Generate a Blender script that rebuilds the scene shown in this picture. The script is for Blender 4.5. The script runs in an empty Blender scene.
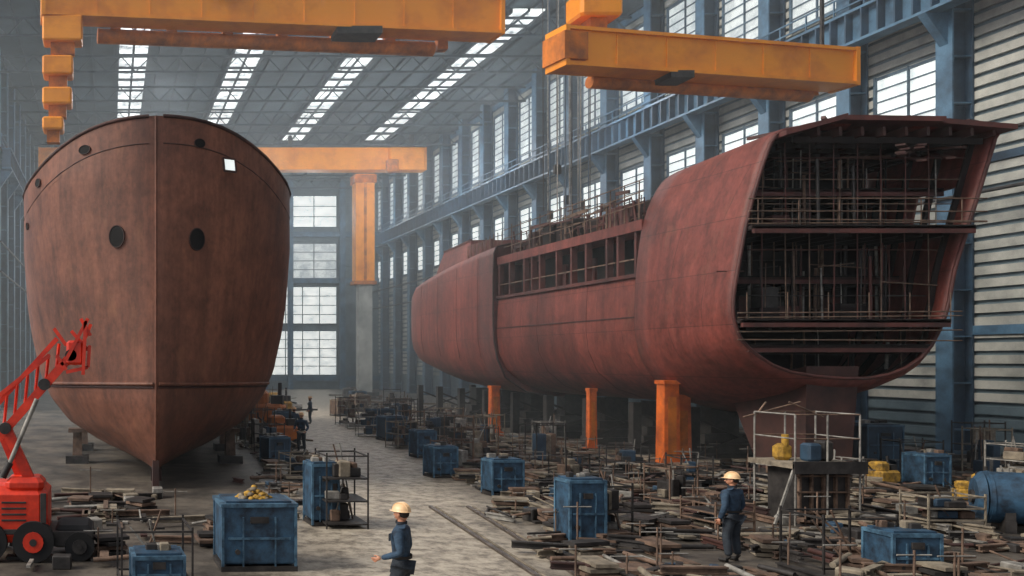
import bpy, math, random
from mathutils import Vector, Matrix, Euler
random.seed(7)
S = bpy.context.scene
COL = S.collection

# ------------------------------------------------------------------ materials
def srgb(r, g, b):
    def f(c):
        c /= 255.0
        return c/12.92 if c <= 0.04045 else ((c+0.055)/1.055)**2.4
    return (f(r), f(g), f(b), 1)

def mat(name, c1, c2=None, rough=0.6, metal=0.0, scale=1.5, bump=0.15, detail=8, bdist=0.02, lo=0.35, hi=0.65):
    m = bpy.data.materials.new(name); m.use_nodes = True
    nt = m.node_tree; N = nt.nodes; L = nt.links
    b = N['Principled BSDF']
    b.inputs['Roughness'].default_value = rough
    b.inputs['Metallic'].default_value = metal
    tc = N.new('ShaderNodeTexCoord')
    n = N.new('ShaderNodeTexNoise'); n.inputs['Scale'].default_value = scale
    n.inputs['Detail'].default_value = detail; n.inputs['Roughness'].default_value = 0.65
    L.new(tc.outputs['Object'], n.inputs['Vector'])
    r = N.new('ShaderNodeValToRGB')
    r.color_ramp.elements[0].position = lo; r.color_ramp.elements[1].position = hi
    if c2 is None: c2 = tuple(x*0.5 for x in c1[:3])+(1,)
    r.color_ramp.elements[0].color = c2; r.color_ramp.elements[1].color = c1
    L.new(n.outputs['Fac'], r.inputs['Fac'])
    L.new(r.outputs['Color'], b.inputs['Base Color'])
    n2 = N.new('ShaderNodeTexNoise'); n2.inputs['Scale'].default_value = scale*5
    n2.inputs['Detail'].default_value = 5
    L.new(tc.outputs['Object'], n2.inputs['Vector'])
    bp = N.new('ShaderNodeBump'); bp.inputs['Strength'].default_value = bump; bp.inputs['Distance'].default_value = bdist
    L.new(n2.outputs['Fac'], bp.inputs['Height']); L.new(bp.outputs['Normal'], b.inputs['Normal'])
    return m

def hull_mat(name, c1, c2, c3, plates=True):
    m = bpy.data.materials.new(name); m.use_nodes = True
    nt = m.node_tree; N = nt.nodes; L = nt.links; b = N['Principled BSDF']
    b.inputs['Roughness'].default_value = 0.6
    tc = N.new('ShaderNodeTexCoord')
    def noise(sc, zs, det=9, ro=.68):
        mp = N.new('ShaderNodeMapping'); mp.inputs['Scale'].default_value = (1, 1, zs); L.new(tc.outputs['Object'], mp.inputs['Vector'])
        n = N.new('ShaderNodeTexNoise'); n.inputs['Scale'].default_value = sc; n.inputs['Detail'].default_value = det; n.inputs['Roughness'].default_value = ro
        L.new(mp.outputs['Vector'], n.inputs['Vector']); return n.outputs['Fac']
    def ramp(f, a, bb, ca, cb):
        r = N.new('ShaderNodeValToRGB'); r.color_ramp.elements[0].position = a; r.color_ramp.elements[1].position = bb
        r.color_ramp.elements[0].color = ca; r.color_ramp.elements[1].color = cb; L.new(f, r.inputs['Fac']); return r.outputs['Color']
    def mul(a, bb, f=1.0, mode='MULTIPLY'):
        x = N.new('ShaderNodeMix'); x.data_type = 'RGBA'; x.blend_type = mode; x.inputs['Factor'].default_value = f
        L.new(a, x.inputs[6]); L.new(bb, x.inputs[7]); return x.outputs[2]
    base = ramp(noise(.3, .5), .36, .64, c2, c1)
    streak = ramp(noise(2.2, .07), .34, .6, (.50, .48, .48, 1), (1, 1, 1, 1))
    blot = ramp(noise(1.1, 1), .3, .55, (.45, .42, .40, 1), (1, 1, 1, 1))
    fine = ramp(noise(7, .6), .3, .62, (.66, .64, .62, 1), (1.1, 1.06, 1.03, 1))
    c = mul(mul(mul(base, streak, .85), blot, .75), fine, .9)
    x = N.new('ShaderNodeMix'); x.data_type = 'RGBA'; L.new(ramp(noise(1.7, .35), .57, .72, (0, 0, 0, 1), (.6, .6, .6, 1)), x.inputs['Factor'])
    L.new(c, x.inputs[6]); x.inputs[7].default_value = c3; c = x.outputs[2]
    if plates:
        sp = N.new('ShaderNodeSeparateXYZ'); L.new(tc.outputs['Object'], sp.inputs[0]); cb = N.new('ShaderNodeCombineXYZ')
        ad = N.new('ShaderNodeMath'); ad.operation = 'ADD'; L.new(sp.outputs['Y'], ad.inputs[0]); L.new(sp.outputs['X'], ad.inputs[1])
        L.new(ad.outputs[0], cb.inputs['X']); L.new(sp.outputs['Z'], cb.inputs['Y'])
        bk = N.new('ShaderNodeTexBrick'); bk.inputs['Scale'].default_value = 1; bk.inputs['Mortar Size'].default_value = .022; bk.inputs['Brick Width'].default_value = 3.6; bk.inputs['Row Height'].default_value = 1.75
        bk.inputs['Color1'].default_value = (1, 1, 1, 1); bk.inputs['Color2'].default_value = (.84, .83, .82, 1); bk.inputs['Mortar'].default_value = (.45, .42, .40, 1); bk.inputs['Mortar Smooth'].default_value = .5
        L.new(cb.outputs[0], bk.inputs['Vector']); c = mul(c, bk.outputs['Color'], .8)
    L.new(c, b.inputs['Base Color'])
    bp = N.new('ShaderNodeBump'); bp.inputs['Strength'].default_value = .4; bp.inputs['Distance'].default_value = .05
    L.new(noise(1.6, 1, 10), bp.inputs['Height']); L.new(bp.outputs['Normal'], b.inputs['Normal'])
    return m

def glassmat(name, c, c2, strength, scale=0.8):
    m = bpy.data.materials.new(name); m.use_nodes = True
    nt = m.node_tree; N = nt.nodes; L = nt.links
    b = N['Principled BSDF']; b.inputs['Roughness'].default_value = 0.4
    b.inputs['Base Color'].default_value = (0.3, 0.32, 0.33, 1)
    tc = N.new('ShaderNodeTexCoord')
    n = N.new('ShaderNodeTexNoise'); n.inputs['Scale'].default_value = scale; n.inputs['Detail'].default_value = 9
    n.inputs['Roughness'].default_value = 0.7
    L.new(tc.outputs['Object'], n.inputs['Vector'])
    r = N.new('ShaderNodeValToRGB'); r.color_ramp.elements[0].position = 0.36; r.color_ramp.elements[1].position = 0.58
    r.color_ramp.elements[0].color = c2; r.color_ramp.elements[1].color = c
    L.new(n.outputs['Fac'], r.inputs['Fac']); L.new(r.outputs['Color'], b.inputs['Emission Color'])
    b.inputs['Emission Strength'].default_value = strength
    return m

M_hullL = hull_mat('brown_primer', srgb(142, 90, 68), srgb(100, 62, 49), srgb(134, 88, 62), False)
M_hullR = hull_mat('red_primer', srgb(142, 72, 62), srgb(106, 54, 48), srgb(120, 76, 60), True)
M_hullRd = mat('red_primer_edge', srgb(94, 49, 43), srgb(54, 29, 27), 0.65, 0, 1.0, 0.2)
M_hullRk = mat('dark_primer_and_shade', srgb(74, 44, 38), srgb(42, 26, 24), 0.7, 0, 1.0, 0.2)  # dark brown trim; on the skeg this colour also carries shadow
M_seam = mat('weld_seam', srgb(62, 32, 28), srgb(40, 22, 20), 0.7)
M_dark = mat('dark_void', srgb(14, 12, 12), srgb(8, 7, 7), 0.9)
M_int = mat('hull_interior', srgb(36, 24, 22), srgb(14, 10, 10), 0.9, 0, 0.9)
M_yel = mat('crane_orange', srgb(238, 148, 24), srgb(204, 114, 16), 0.5, 0, 0.6, 0.1, lo=0.3, hi=0.55)
M_yeld = mat('crane_orange_dirty', srgb(212, 118, 26), srgb(130, 70, 22), 0.6, 0, 1.2, 0.2)
M_blue = mat('blue_steel_paint', srgb(80, 116, 142), srgb(44, 68, 88), 0.55, 0, 0.8, 0.15)
M_blued = mat('dark_blue_steel', srgb(50, 76, 98), srgb(27, 43, 58), 0.6, 0, 0.8, 0.15)
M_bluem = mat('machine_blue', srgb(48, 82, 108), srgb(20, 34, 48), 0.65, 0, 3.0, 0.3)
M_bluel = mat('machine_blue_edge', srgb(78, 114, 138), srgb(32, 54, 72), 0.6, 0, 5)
M_siding = mat('grey_siding', srgb(184, 184, 176), srgb(116, 118, 114), 0.6, 0, 0.35, 0.1)
M_sidingb = mat('bluegrey_siding', srgb(104, 122, 130), srgb(62, 78, 88), 0.6, 0, 0.3, 0.1)
M_frame = mat('window_frame', srgb(82, 104, 120), srgb(48, 64, 78), 0.6)
M_roof = mat('roof_sheet', srgb(74, 90, 98), srgb(34, 46, 54), 0.8, 0, 0.12, 0.1)
M_truss = mat('roof_truss_steel', srgb(54, 68, 78), srgb(28, 38, 46), 0.7)
M_grey = mat('galvanised', srgb(160, 156, 148), srgb(92, 88, 84), 0.55, 0.2, 3)
M_dgrey = mat('dark_steel', srgb(62, 58, 56), srgb(30, 28, 28), 0.6, 0.2, 3)
M_rust = mat('rusty_steel', srgb(120, 96, 80), srgb(62, 48, 40), 0.8, 0, 3)
M_tan = mat('dusty_wood', srgb(146, 134, 116), srgb(84, 76, 66), 0.9, 0, 3)
M_red = mat('lift_red', srgb(232, 60, 28), srgb(172, 38, 20), 0.4, 0, 2)
M_rub = mat('black_rubber', srgb(26, 26, 28), srgb(14, 14, 15), 0.85)
M_ylw = mat('yellow_sack', srgb(190, 146, 52), srgb(110, 84, 36), 0.85, 0, 5)
M_or = mat('stand_orange', srgb(222, 108, 34), srgb(146, 66, 24), 0.6, 0, 1.6)
M_navy = mat('navy_overall', srgb(50, 74, 96), srgb(26, 40, 56), 0.85, 0, 8, 0.5)
M_navyt = mat('dark_trousers', srgb(46, 54, 62), srgb(26, 30, 38), 0.85, 0, 8, 0.5)
M_skin = mat('skin', srgb(196, 142, 112), srgb(168, 112, 86), 0.55, 0, 6, 0.05)
M_hat = mat('hardhat_cream', srgb(240, 204, 160), srgb(214, 172, 126), 0.4, 0, 6, 0.02)
M_boot = mat('boot_leather', srgb(36, 30, 28), srgb(20, 18, 18), 0.7)
M_hair = mat('hair', srgb(40, 28, 22), srgb(22, 16, 14), 0.8, 0, 30)
M_eye = mat('eye_dark', srgb(24, 20, 18), srgb(16, 12, 12), 0.2)
M_lip = mat('lips', srgb(158, 92, 80), srgb(140, 80, 70), 0.5)
M_rail = mat('rail_steel', srgb(110, 100, 92), srgb(62, 54, 50), 0.45, 0.5, 3)
M_win = glassmat('window_daylight', (0.86, 0.90, 0.86, 1), (0.46, 0.52, 0.53, 1), 1.15, 0.9)
M_winup = glassmat('window_daylight_dusty', (0.60, 0.65, 0.63, 1), (0.20, 0.25, 0.27, 1), 0.85, 0.8)
M_sky = glassmat('skylight_glass', (0.9, 0.95, 0.93, 1), (0.04, 0.06, 0.08, 1), 1.7, 0.9)

def floor_material():
    m = bpy.data.materials.new('concrete_floor'); m.use_nodes = True
    nt = m.node_tree; N = nt.nodes; L = nt.links
    b = N['Principled BSDF']
    tc = N.new('ShaderNodeTexCoord'); sp = N.new('ShaderNodeSeparateXYZ')
    L.new(tc.outputs['Object'], sp.inputs[0])
    n = N.new('ShaderNodeTexNoise'); n.inputs['Scale'].default_value = 0.45; n.inputs['Detail'].default_value = 10; n.inputs['Roughness'].default_value = 0.7
    L.new(tc.outputs['Object'], n.inputs['Vector'])
    n2 = N.new('ShaderNodeTexNoise'); n2.inputs['Scale'].default_value = 2.2; n2.inputs['Detail'].default_value = 9; n2.inputs['Roughness'].default_value = 0.75
    L.new(tc.outputs['Object'], n2.inputs['Vector'])
    r1 = N.new('ShaderNodeValToRGB'); r1.color_ramp.elements[0].position = 0.38; r1.color_ramp.elements[1].position = 0.62
    r1.color_ramp.elements[0].color = srgb(44, 40, 37); r1.color_ramp.elements[1].color = srgb(104, 96, 86)
    L.new(n.outputs['Fac'], r1.inputs['Fac'])
    r2 = N.new('ShaderNodeValToRGB'); r2.color_ramp.elements[0].position = 0.34; r2.color_ramp.elements[1].position = 0.62
    r2.color_ramp.elements[0].color = srgb(108, 98, 86); r2.color_ramp.elements[1].color = srgb(180, 169, 152)
    L.new(n2.outputs['Fac'], r2.inputs['Fac'])
    def math_(op, a, bb):
        k = N.new('ShaderNodeMath'); k.operation = op
        for i, v in enumerate((a, bb)):
            if v is None: continue
            if isinstance(v, (int, float)): k.inputs[i].default_value = v
            else: L.new(v, k.inputs[i])
        return k.outputs[0]
    c = math_('ADD', math_('MULTIPLY', sp.outputs['Y'], 0.205), 2.6)
    d = math_('ABSOLUTE', math_('SUBTRACT', sp.outputs['X'], c), None)
    d = math_('ADD', d, math_('MULTIPLY', math_('SUBTRACT', n.outputs['Fac'], 0.5), 5.0))
    mr = N.new('ShaderNodeMapRange'); mr.inputs['From Min'].default_value = 1.6; mr.inputs['From Max'].default_value = 4.0
    mr.inputs['To Min'].default_value = 1.0; mr.inputs['To Max'].default_value = 0.0
    L.new(d, mr.inputs['Value'])
    mx = N.new('ShaderNodeMix'); mx.data_type = 'RGBA'
    L.new(mr.outputs['Result'], mx.inputs['Factor']); L.new(r1.outputs['Color'], mx.inputs[6]); L.new(r2.outputs['Color'], mx.inputs[7])
    mu = N.new('ShaderNodeMix'); mu.data_type = 'RGBA'; mu.blend_type = 'MULTIPLY'; mu.inputs['Factor'].default_value = 0.65
    L.new(mx.outputs[2], mu.inputs[6])
    r3 = N.new('ShaderNodeValToRGB'); r3.color_ramp.elements[0].position = 0.38; r3.color_ramp.elements[1].position = 0.52
    r3.color_ramp.elements[0].color = (0.32, 0.30, 0.28, 1); r3.color_ramp.elements[1].color = (1, 1, 1, 1)
    L.new(n2.outputs['Fac'], r3.inputs['Fac']); L.new(r3.outputs['Color'], mu.inputs[7])
    L.new(mu.outputs[2], b.inputs['Base Color'])
    b.inputs['Roughness'].default_value = 0.6
    bp = N.new('ShaderNodeBump'); bp.inputs['Strength'].default_value = 0.4; bp.inputs['Distance'].default_value = 0.03
    L.new(n2.outputs['Fac'], bp.inputs['Height']); L.new(bp.outputs['Normal'], b.inputs['Normal'])
    return m
M_floor = floor_material()

# ------------------------------------------------------------------ mesh builder
class MB:
    def __init__(s): s.v = []; s.f = []; s.mi = []; s.sm = []; s.mats = []
    def m(s, mt):
        if mt not in s.mats: s.mats.append(mt)
        return s.mats.index(mt)
    def add(s, vs, fs, mt, smooth=False):
        o = len(s.v); s.v += [tuple(v) for v in vs]; k = s.m(mt)
        for f in fs:
            s.f.append([i+o for i in f]); s.mi.append(k); s.sm.append(smooth)
    def box(s, c, size, mt, rot=None, taper=1.0):
        x, y, z = [a/2 for a in size]; vs = []
        for dz in (-z, z):
            t = taper if dz > 0 else 1
            for dx, dy in ((-x, -y), (x, -y), (x, y), (-x, y)):
                vs.append(Vector((dx*t, dy*t, dz)))
        if rot is not None: vs = [rot @ v for v in vs]
        c = Vector(c)
        s.add([v+c for v in vs], [(3, 2, 1, 0), (4, 5, 6, 7), (0, 1, 5, 4), (1, 2, 6, 5), (2, 3, 7, 6), (3, 0, 4, 7)], mt)
    def bb(s, x0, x1, y0, y1, z0, z1, mt):
        s.box(((x0+x1)/2, (y0+y1)/2, (z0+z1)/2), (abs(x1-x0), abs(y1-y0), abs(z1-z0)), mt)
    def rbox(s, c, size, mt, r=0.05, rot=None):
        x, y, z = [a/2 for a in size]; vs = []
        def ring(px, py, pz, rr):
            return [Vector(q) for q in ((-px+rr, -py, pz), (px-rr, -py, pz), (px, -py+rr, pz), (px, py-rr, pz), (px-rr, py, pz), (-px+rr, py, pz), (-px, py-rr, pz), (-px, -py+rr, pz))]
        rings = [ring(x-r*.6, y-r*.6, -z, r), ring(x, y, -z+r, r), ring(x, y, z-r, r), ring(x-r, y-r, z, r*.6)]
        for q in rings: vs += q
        if rot is not None: vs = [rot @ v for v in vs]
        c = Vector(c); fs = [tuple(range(7, -1, -1)), tuple(range(24, 32))]
        for k in range(3):
            for i in range(8): fs.append((k*8+i, k*8+(i+1) % 8, k*8+8+(i+1) % 8, k*8+8+i))
        s.add([v+c for v in vs], fs, mt)
    def beam(s, p, q, w, h, mt):
        p = Vector(p); q = Vector(q); d = q-p; L = d.length
        if L < 1e-6: return
        rot = d.to_track_quat('Y', 'Z').to_matrix()
        s.box((p+q)/2, (w, L, h), mt, rot)
    def ibeam(s, p, q, w, h, mt, t=0.06):
        p = Vector(p); q = Vector(q); d = q-p; L = d.length
        rot = d.to_track_quat('Y', 'Z').to_matrix(); z = rot @ Vector((0, 0, 1)); c = (p+q)/2
        s.box(c+z*(h/2-t/2), (w, L, t), mt, rot); s.box(c-z*(h/2-t/2), (w, L, t), mt, rot); s.box(c, (t, L, h-2*t), mt, rot)
    def cyl(s, p, q, r, mt, seg=8, r2=None, smooth=True):
        p = Vector(p); q = Vector(q); d = q-p
        if d.length < 1e-6: return
        r2 = r if r2 is None else r2
        rot = d.to_track_quat('Z', 'Y').to_matrix()
        vs = []
        for c, rr in ((p, r), (q, r2)):
            for i in range(seg):
                a = 2*math.pi*i/seg; vs.append(c+rot @ Vector((math.cos(a)*rr, math.sin(a)*rr, 0)))
        s.add(vs, [(i, (i+1) % seg, seg+(i+1) % seg, seg+i) for i in range(seg)], mt, smooth)
        s.add(vs, [tuple(range(seg-1, -1, -1)), tuple(range(seg, 2*seg))], mt)
    def tube(s, pts, r, mt, seg=6):
        for a, b in zip(pts[:-1], pts[1:]): s.cyl(a, b, r, mt, seg)
    def blob(s, c, size, mt, seg=14, rings=8, jit=0.0, zmin=-1):
        vs = []; fs = []
        for j in range(rings+1):
            ph = math.pi*j/rings
            for i in range(seg):
                a = 2*math.pi*i/seg; k = 1+random.uniform(-jit, jit)
                z = max(zmin, math.cos(ph))
                vs.append((c[0]+size[0]*math.sin(ph)*math.cos(a)*k, c[1]+size[1]*math.sin(ph)*math.sin(a)*k, c[2]+size[2]*z*k))
        for j in range(rings):
            for i in range(seg):
                fs.append((j*seg+i, (j+1)*seg+i, (j+1)*seg+(i+1) % seg, j*seg+(i+1) % seg))
        s.add(vs, fs, mt, True)
    def build(s, name, parent=None, bevel=0, solid=0):
        me = bpy.data.meshes.new(name); me.from_pydata(s.v, [], s.f)
        for mt in s.mats: me.materials.append(mt)
        me.polygons.foreach_set('material_index', s.mi); me.polygons.foreach_set('use_smooth', s.sm)
        me.update()
        o = bpy.data.objects.new(name, me); COL.objects.link(o)
        if parent: o.parent = parent
        if bevel:
            b = o.modifiers.new('bevel', 'BEVEL'); b.width = bevel; b.segments = 2; b.limit_method = 'ANGLE'
        if solid:
            b = o.modifiers.new('solid', 'SOLIDIFY'); b.thickness = solid; b.offset = 0
        return o

def empty(name, loc=(0, 0, 0), rz=0):
    e = bpy.data.objects.new(name, None); COL.objects.link(e); e.location = loc; e.rotation_euler = (0, 0, rz); return e

WX = 38.0; LX = -10.0; BY = 127.0; CH = 29.4; FRONT = 20.0; CF = 56

# ------------------------------------------------------------------ floor
b = MB(); b.add([(-30, -10, 0), (WX+.5, -10, 0), (WX+.5, BY+1, 0), (-30, BY+1, 0)], [(0, 1, 2, 3)], M_floor); b.build('floor')

# ------------------------------------------------------------------ ceiling
b = MB(); b.bb(LX, WX, CF, BY, CH, CH+.3, M_roof)
for i in range(26):
    x = LX+1+i*1.87
    b.bb(x-.08, x+.08, CF, BY, CH-.25, CH, M_truss)
b.build('ceiling')
for k, x in enumerate((1.9, 11.2, 20.5, 29.8)):
    b = MB()
    for j in range(12):
        y0 = 64+j*3.2
        b.bb(x-1.15, x-.1, y0, y0+2.7, CH-.42, CH-.32, M_sky)
        b.bb(x+.1, x+1.15, y0, y0+2.7, CH-.42, CH-.32, M_sky)
        b.bb(x-1.3, x+1.3, y0+2.7, y0+3.2, CH-.5, CH-.28, M_truss)
    b.bb(x-1.35, x-1.15, 64, 102.4, CH-.6, CH-.26, M_truss); b.bb(x+1.15, x+1.35, 64, 102.4, CH-.6, CH-.26, M_truss)
    b.bb(x-.1, x+.1, 64, 102.4, CH-.5, CH-.3, M_truss)
    b.build('window_%d' % (k+1))
for k in range(9):
    y = CF+.4+k*8.2; b = MB()
    zt = CH-.75; zb = CH-2.0
    b.beam((LX+.3, y, zt), (WX-.6, y, zt), .16, .16, M_truss); b.beam((LX+.3, y, zb), (WX-.6, y, zb), .16, .16, M_truss)
    n = 20; dx = (WX-.9-LX)/n
    for i in range(n):
        x0 = LX+.3+i*dx
        b.beam((x0, y, zb), (x0+dx/2, y, zt), .07, .07, M_truss); b.beam((x0+dx/2, y, zt), (x0+dx, y, zb), .07, .07, M_truss)
    b.build('roof_truss')

# ------------------------------------------------------------------ side walls
RAIL = 20.4
def side_wall(name, X, sgn, y0, y1):
    b = MB()
    b.bb(X, X-sgn*.25, y0, y1, 0, CH, M_sidingb)
    nz = int(CH/.55)
    for i in range(nz):
        z = .1+i*.55
        b.bb(X, X+sgn*.14, y0, y1, z, z+.36, M_siding if z > 2.2 else M_sidingb)
    b.build(name)
side_wall('wall_right', WX, -1, FRONT, BY)
side_wall('wall_left', LX, 1, 72, BY)

def bay_windows(name, X, sgn, ya, yb, z0, z1, nx, nz, mt):
    b = MB(); xs = X+sgn*.2
    b.bb(X+sgn*.15, xs, ya, yb, z0, z1, mt)
    for i in range(nx+1):
        y = ya+(yb-ya)*i/nx; t = .07 if i in (0, nx) else .035; b.bb(xs-.02*sgn, xs+sgn*.1, y-t, y+t, z0-.1, z1+.1, M_frame)
    for i in range(nz+1):
        z = z0+(z1-z0)*i/nz; t = .07 if i in (0, nz) else .03; b.bb(xs-.02*sgn, xs+sgn*.08, ya-.06, yb+.06, z-t, z+t, M_frame)
    b.build(name)
wn = 5
colY = [23.3+5.5*k for k in range(19)]
for k, y in enumerate(colY):
    bay_windows('window_%d' % wn, WX, -1, y+.9, y+4.6, 22.3, 27.8, 2, 9, M_winup); wn += 1
    if k > 2:
        bay_windows('window_%d' % wn, WX, -1, y+.9, y+4.6, 15.0, 17.9, 2, 5, M_win); wn += 1
    if k in (6, 9, 12, 15):
        bay_windows('window_%d' % wn, WX, -1, y+.9, y+4.6, 6.2, 10.5, 3, 6, M_winup); wn += 1
for y in [75.3+5.5*k for k in range(9)]:
    bay_windows('window_%d' % wn, LX, 1, y+.9, y+4.6, 22.3, 27.6, 3, 5, M_win); wn += 1
    bay_windows('window_%d' % wn, LX, 1, y+.9, y+4.6, 12, 18.6, 3, 7, M_winup); wn += 1

def column(X, sgn, y):
    b = MB(); x = X+sgn*.65
    b.bb(x-.4, x+.4, y-.06, y+.06, 0.05, CH, M_blued)
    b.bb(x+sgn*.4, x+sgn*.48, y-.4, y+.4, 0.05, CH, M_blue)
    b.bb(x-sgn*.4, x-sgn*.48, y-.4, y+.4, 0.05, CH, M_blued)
    for i in range(14):
        z = 1+i*2.05; b.bb(x-.4, x+.4, y-.36, y+.36, z, z+.07, M_blue)
    b.bb(x-.6, x+.6, y-.6, y+.6, 0, .12, M_blued)
    xi = x+sgn*.48
    b.add([(xi, y-.2, RAIL-1.0), (xi+sgn*1.0, y-.2, RAIL-1.0), (xi, y-.2, RAIL-2.4), (xi, y+.2, RAIL-1.0), (xi+sgn*1.0, y+.2, RAIL-1.0), (xi, y+.2, RAIL-2.4)],
          [(0, 1, 2), (3, 5, 4), (0, 3, 4, 1), (1, 4, 5, 2), (0, 2, 5, 3)], M_blue)
    b.build('steel_column')
for y in colY: column(WX, -1, y)
for y in [72.8+5.5*k for k in range(10)]: column(LX, 1, y)

def runway(X, sgn, y0, y1):
    b = MB(); xa = X+sgn*1.35; xb = X+sgn*2.1; xm = (xa+xb)/2
    b.bb(xa, xb, y0, y1, RAIL+.55, RAIL+.68, M_blue)
    b.bb(xm-.06, xm+.06, y0, y1, RAIL-.85, RAIL+.55, M_blue)
    b.bb(xa, xb, y0, y1, RAIL-.98, RAIL-.85, M_blue)
    y = y0
    while y < y1:
        b.bb(xa+.04, xb-.04, y-.04, y+.04, RAIL-.85, RAIL+.55, M_blued); y += .92
    b.bb(xm-.06, xm+.06, y0, y1, RAIL+.68, RAIL+.82, M_rail)
    b.build('crane_runway_girder')
    b = MB(); xw = X+sgn*1.3
    b.bb(X+sgn*1.16, xw, y0, y1, RAIL+.7, RAIL+.78, M_dgrey)
    for z in (RAIL+1.3, RAIL+1.85): b.beam((xw, y0, z), (xw, y1, z), .07, .07, M_blue)
    y = y0
    while y < y1: b.beam((xw, y, RAIL+.75), (xw, y, RAIL+1.88), .06, .06, M_blue); y += 1.83
    b.build('gantry_walkway')
    b = MB()
    for z, h in ((12.6, .35), (5.2, .4), (28.6, .5)):
        b.bb(X+sgn*.14, X+sgn*.24, y0, y1, z, z+h, M_blue if h > .38 else M_blued)
    for z in (11.2, 13.6): b.cyl((X+sgn*1.25, y0, z), (X+sgn*1.25, y1, z), .08, M_dgrey)
    b.build('wall_girt_rail')
runway(WX, -1, FRONT, BY-.5); runway(LX, 1, 72, BY-.5)

# ------------------------------------------------------------------ back wall
b = MB(); b.bb(LX, WX, BY, BY+.3, 0, CH, M_sidingb)
for i in range(int(CH/.9)): b.bb(LX, WX, BY-.12, BY, .2+i*.9, .75+i*.9, M_sidingb)
b.build('wall_back')
def bw(x0, x1, z0, z1, nx, nz, mt):
    global wn
    b = MB(); b.bb(x0, x1, BY-.3, BY-.2, z0, z1, mt)
    for i in range(nx+1):
        x = x0+(x1-x0)*i/nx; b.bb(x-.06, x+.06, BY-.36, BY-.15, z0-.2, z1+.2, M_frame)
    for i in range(nz+1):
        z = z0+(z1-z0)*i/nz; b.bb(x0, x1, BY-.36, BY-.15, z-.05, z+.05, M_frame)
    b.build('window_%d' % wn); wn += 1
for x0 in (-9, 1, 11.5, 22.3):
    bw(x0, x0+9.6, 22.8, 27.2, 3, 3, M_win)
    bw(x0, x0+9.6, 2.0, 8.2, 4, 5, M_win)
    bw(x0, x0+9.6, 9.2, 14.4, 4, 4, M_win)
    bw(x0, x0+9.6, 15.6, 20.5, 3, 4, M_winup)
for x in (-9.5, .5, 11, 21.8, 25.3, 32.6):
    b = MB(); b.ibeam((x, BY-.8, 0), (x, BY-.8, CH), .7, .7, M_blue, .12); b.build('steel_column')
b = MB()
for z in (14.9, 21.4, 1.2): b.bb(LX, WX, BY-.7, BY-.3, z, z+.7, M_blue)
b.build('trim_1')

# ------------------------------------------------------------------ cranes
def girder(b, p, q, h, w, mt, mt2):
    p = Vector(p); q = Vector(q); d = (q-p).normalized(); side = Vector((d.y, -d.x, 0))
    b.beam(p, q, w, h, mt)
    up = Vector((0, 0, h/2))
    b.beam(p+up, q+up, w+.3, .14, mt); b.beam(p-up, q-up, w+.3, .14, mt)
    n = int((q-p).length/2.4)
    for i in range(1, n):
        c = p.lerp(q, i/n)+side*(w/2+.02)
        b.beam(c-up*.93, c+up*.93, .05, .05, mt)
    for e in (p, q):
        b.beam(e-d*.1, e+d*.1, w+.32, h+.2, mt)

root = empty('overhead_crane')
b = MB(); p = Vector((-3.2, 43, 21.45)); q = Vector((19.5, 45.5, 21.45))
girder(b, p, q, 2.0, 1.1, M_yel, M_yeld); b.build('box_girder', root)
b = MB(); d = (q-p).normalized()
b.cyl(p+d*2.6+Vector((0, .9, -1.45)), q-d*3+Vector((0, .9, -1.45)), .36, M_yeld, 14)
for i in range(7): 
    c = p+d*(3.5+i*2.8)+Vector((0, .9, -1.1)); b.box(c, (.5, .5, .8), M_yeld)
b.box(p+d*15.5+Vector((0, -.1, -1.2)), (2.2, 1.3, .35), M_dgrey)
for i in range(4):
    c = p+d*(3+5.2*i); b.beam(c+Vector((0, 0, 1)), c+Vector((0, 0, 7.6)), .12, .12, M_dgrey)
b.cyl((5.6, 42.9, 21.95), (5.6, 43.2, 21.95), .5, M_dgrey, 24); b.cyl((5.6, 42.75, 21.95), (5.6, 42.95, 21.95), .4, M_grey, 24)
b.build('runner_tube', root)
b = MB()
for i, (z0, z1, xw) in enumerate(((19.2, 20.4, 1.9), (17.6, 18.5, 1.45), (16.2, 17.0, 1.4), (15.0, 15.6, 1.0))):
    x0 = -3.2
    b.rbox((x0+xw/2, 43, (z0+z1)/2), (xw, 1.2, z1-z0), M_yel, .08)
    b.box((x0+xw*.5, 43, z0-.25), (xw*.6, .5, .6), M_yeld)
b.tube([(-2.7, 43, 15), (-2.7, 43, 20.5)], .08, M_dgrey)
b.build('hoist_stack', root)

root = empty('overhead_crane')
b = MB(); p = Vector((18.9, 38, 17.2)); q = Vector((33.2, 40.7, 17.2)); d = (q-p).normalized()
girder(b, p, q, 1.5, 1.0, M_yel, M_yeld)
b.beam(p-d*.2, p+d*.9, 1.4, 1.15, M_yeld)
b.build('box_girder', root)
b = MB()
b.cyl(p+d*2.0+Vector((0, .8, -1.0)), q-d*1.2+Vector((0, .8, -1.0)), .28, M_yeld, 12)
for i in range(6): b.box(p+d*(2.5+i*2.2)+Vector((0, .8, -.75)), (.4, .4, .5), M_yeld)
b.box(p+d*5.6+Vector((0, -.1, -.9)), (1.0, 1.2, .3), M_dgrey)
b.rbox((20.75, 38.6, 19.2), (1.8, 1.4, 1.1), M_yel, .12); b.rbox((20.75, 38.6, 20.35), (1.4, 1.3, .8), M_yeld, .12)
b.box((20.75, 38.6, 18.4), (.7, .8, .7), M_yeld)
b.beam((20.5, 38.6, 20.6), (20.5, 38.6, CH), .15, .15, M_dgrey); b.beam((21.1, 38.6, 20.6), (21.1, 38.6, CH), .15, .15, M_dgrey)
b.beam(q-d*1.2+Vector((0, 0, .8)), q-d*1.2+Vector((0, 0, 12.2)), .12, .12, M_dgrey)
b.build('trolley_hoist', root)

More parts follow.
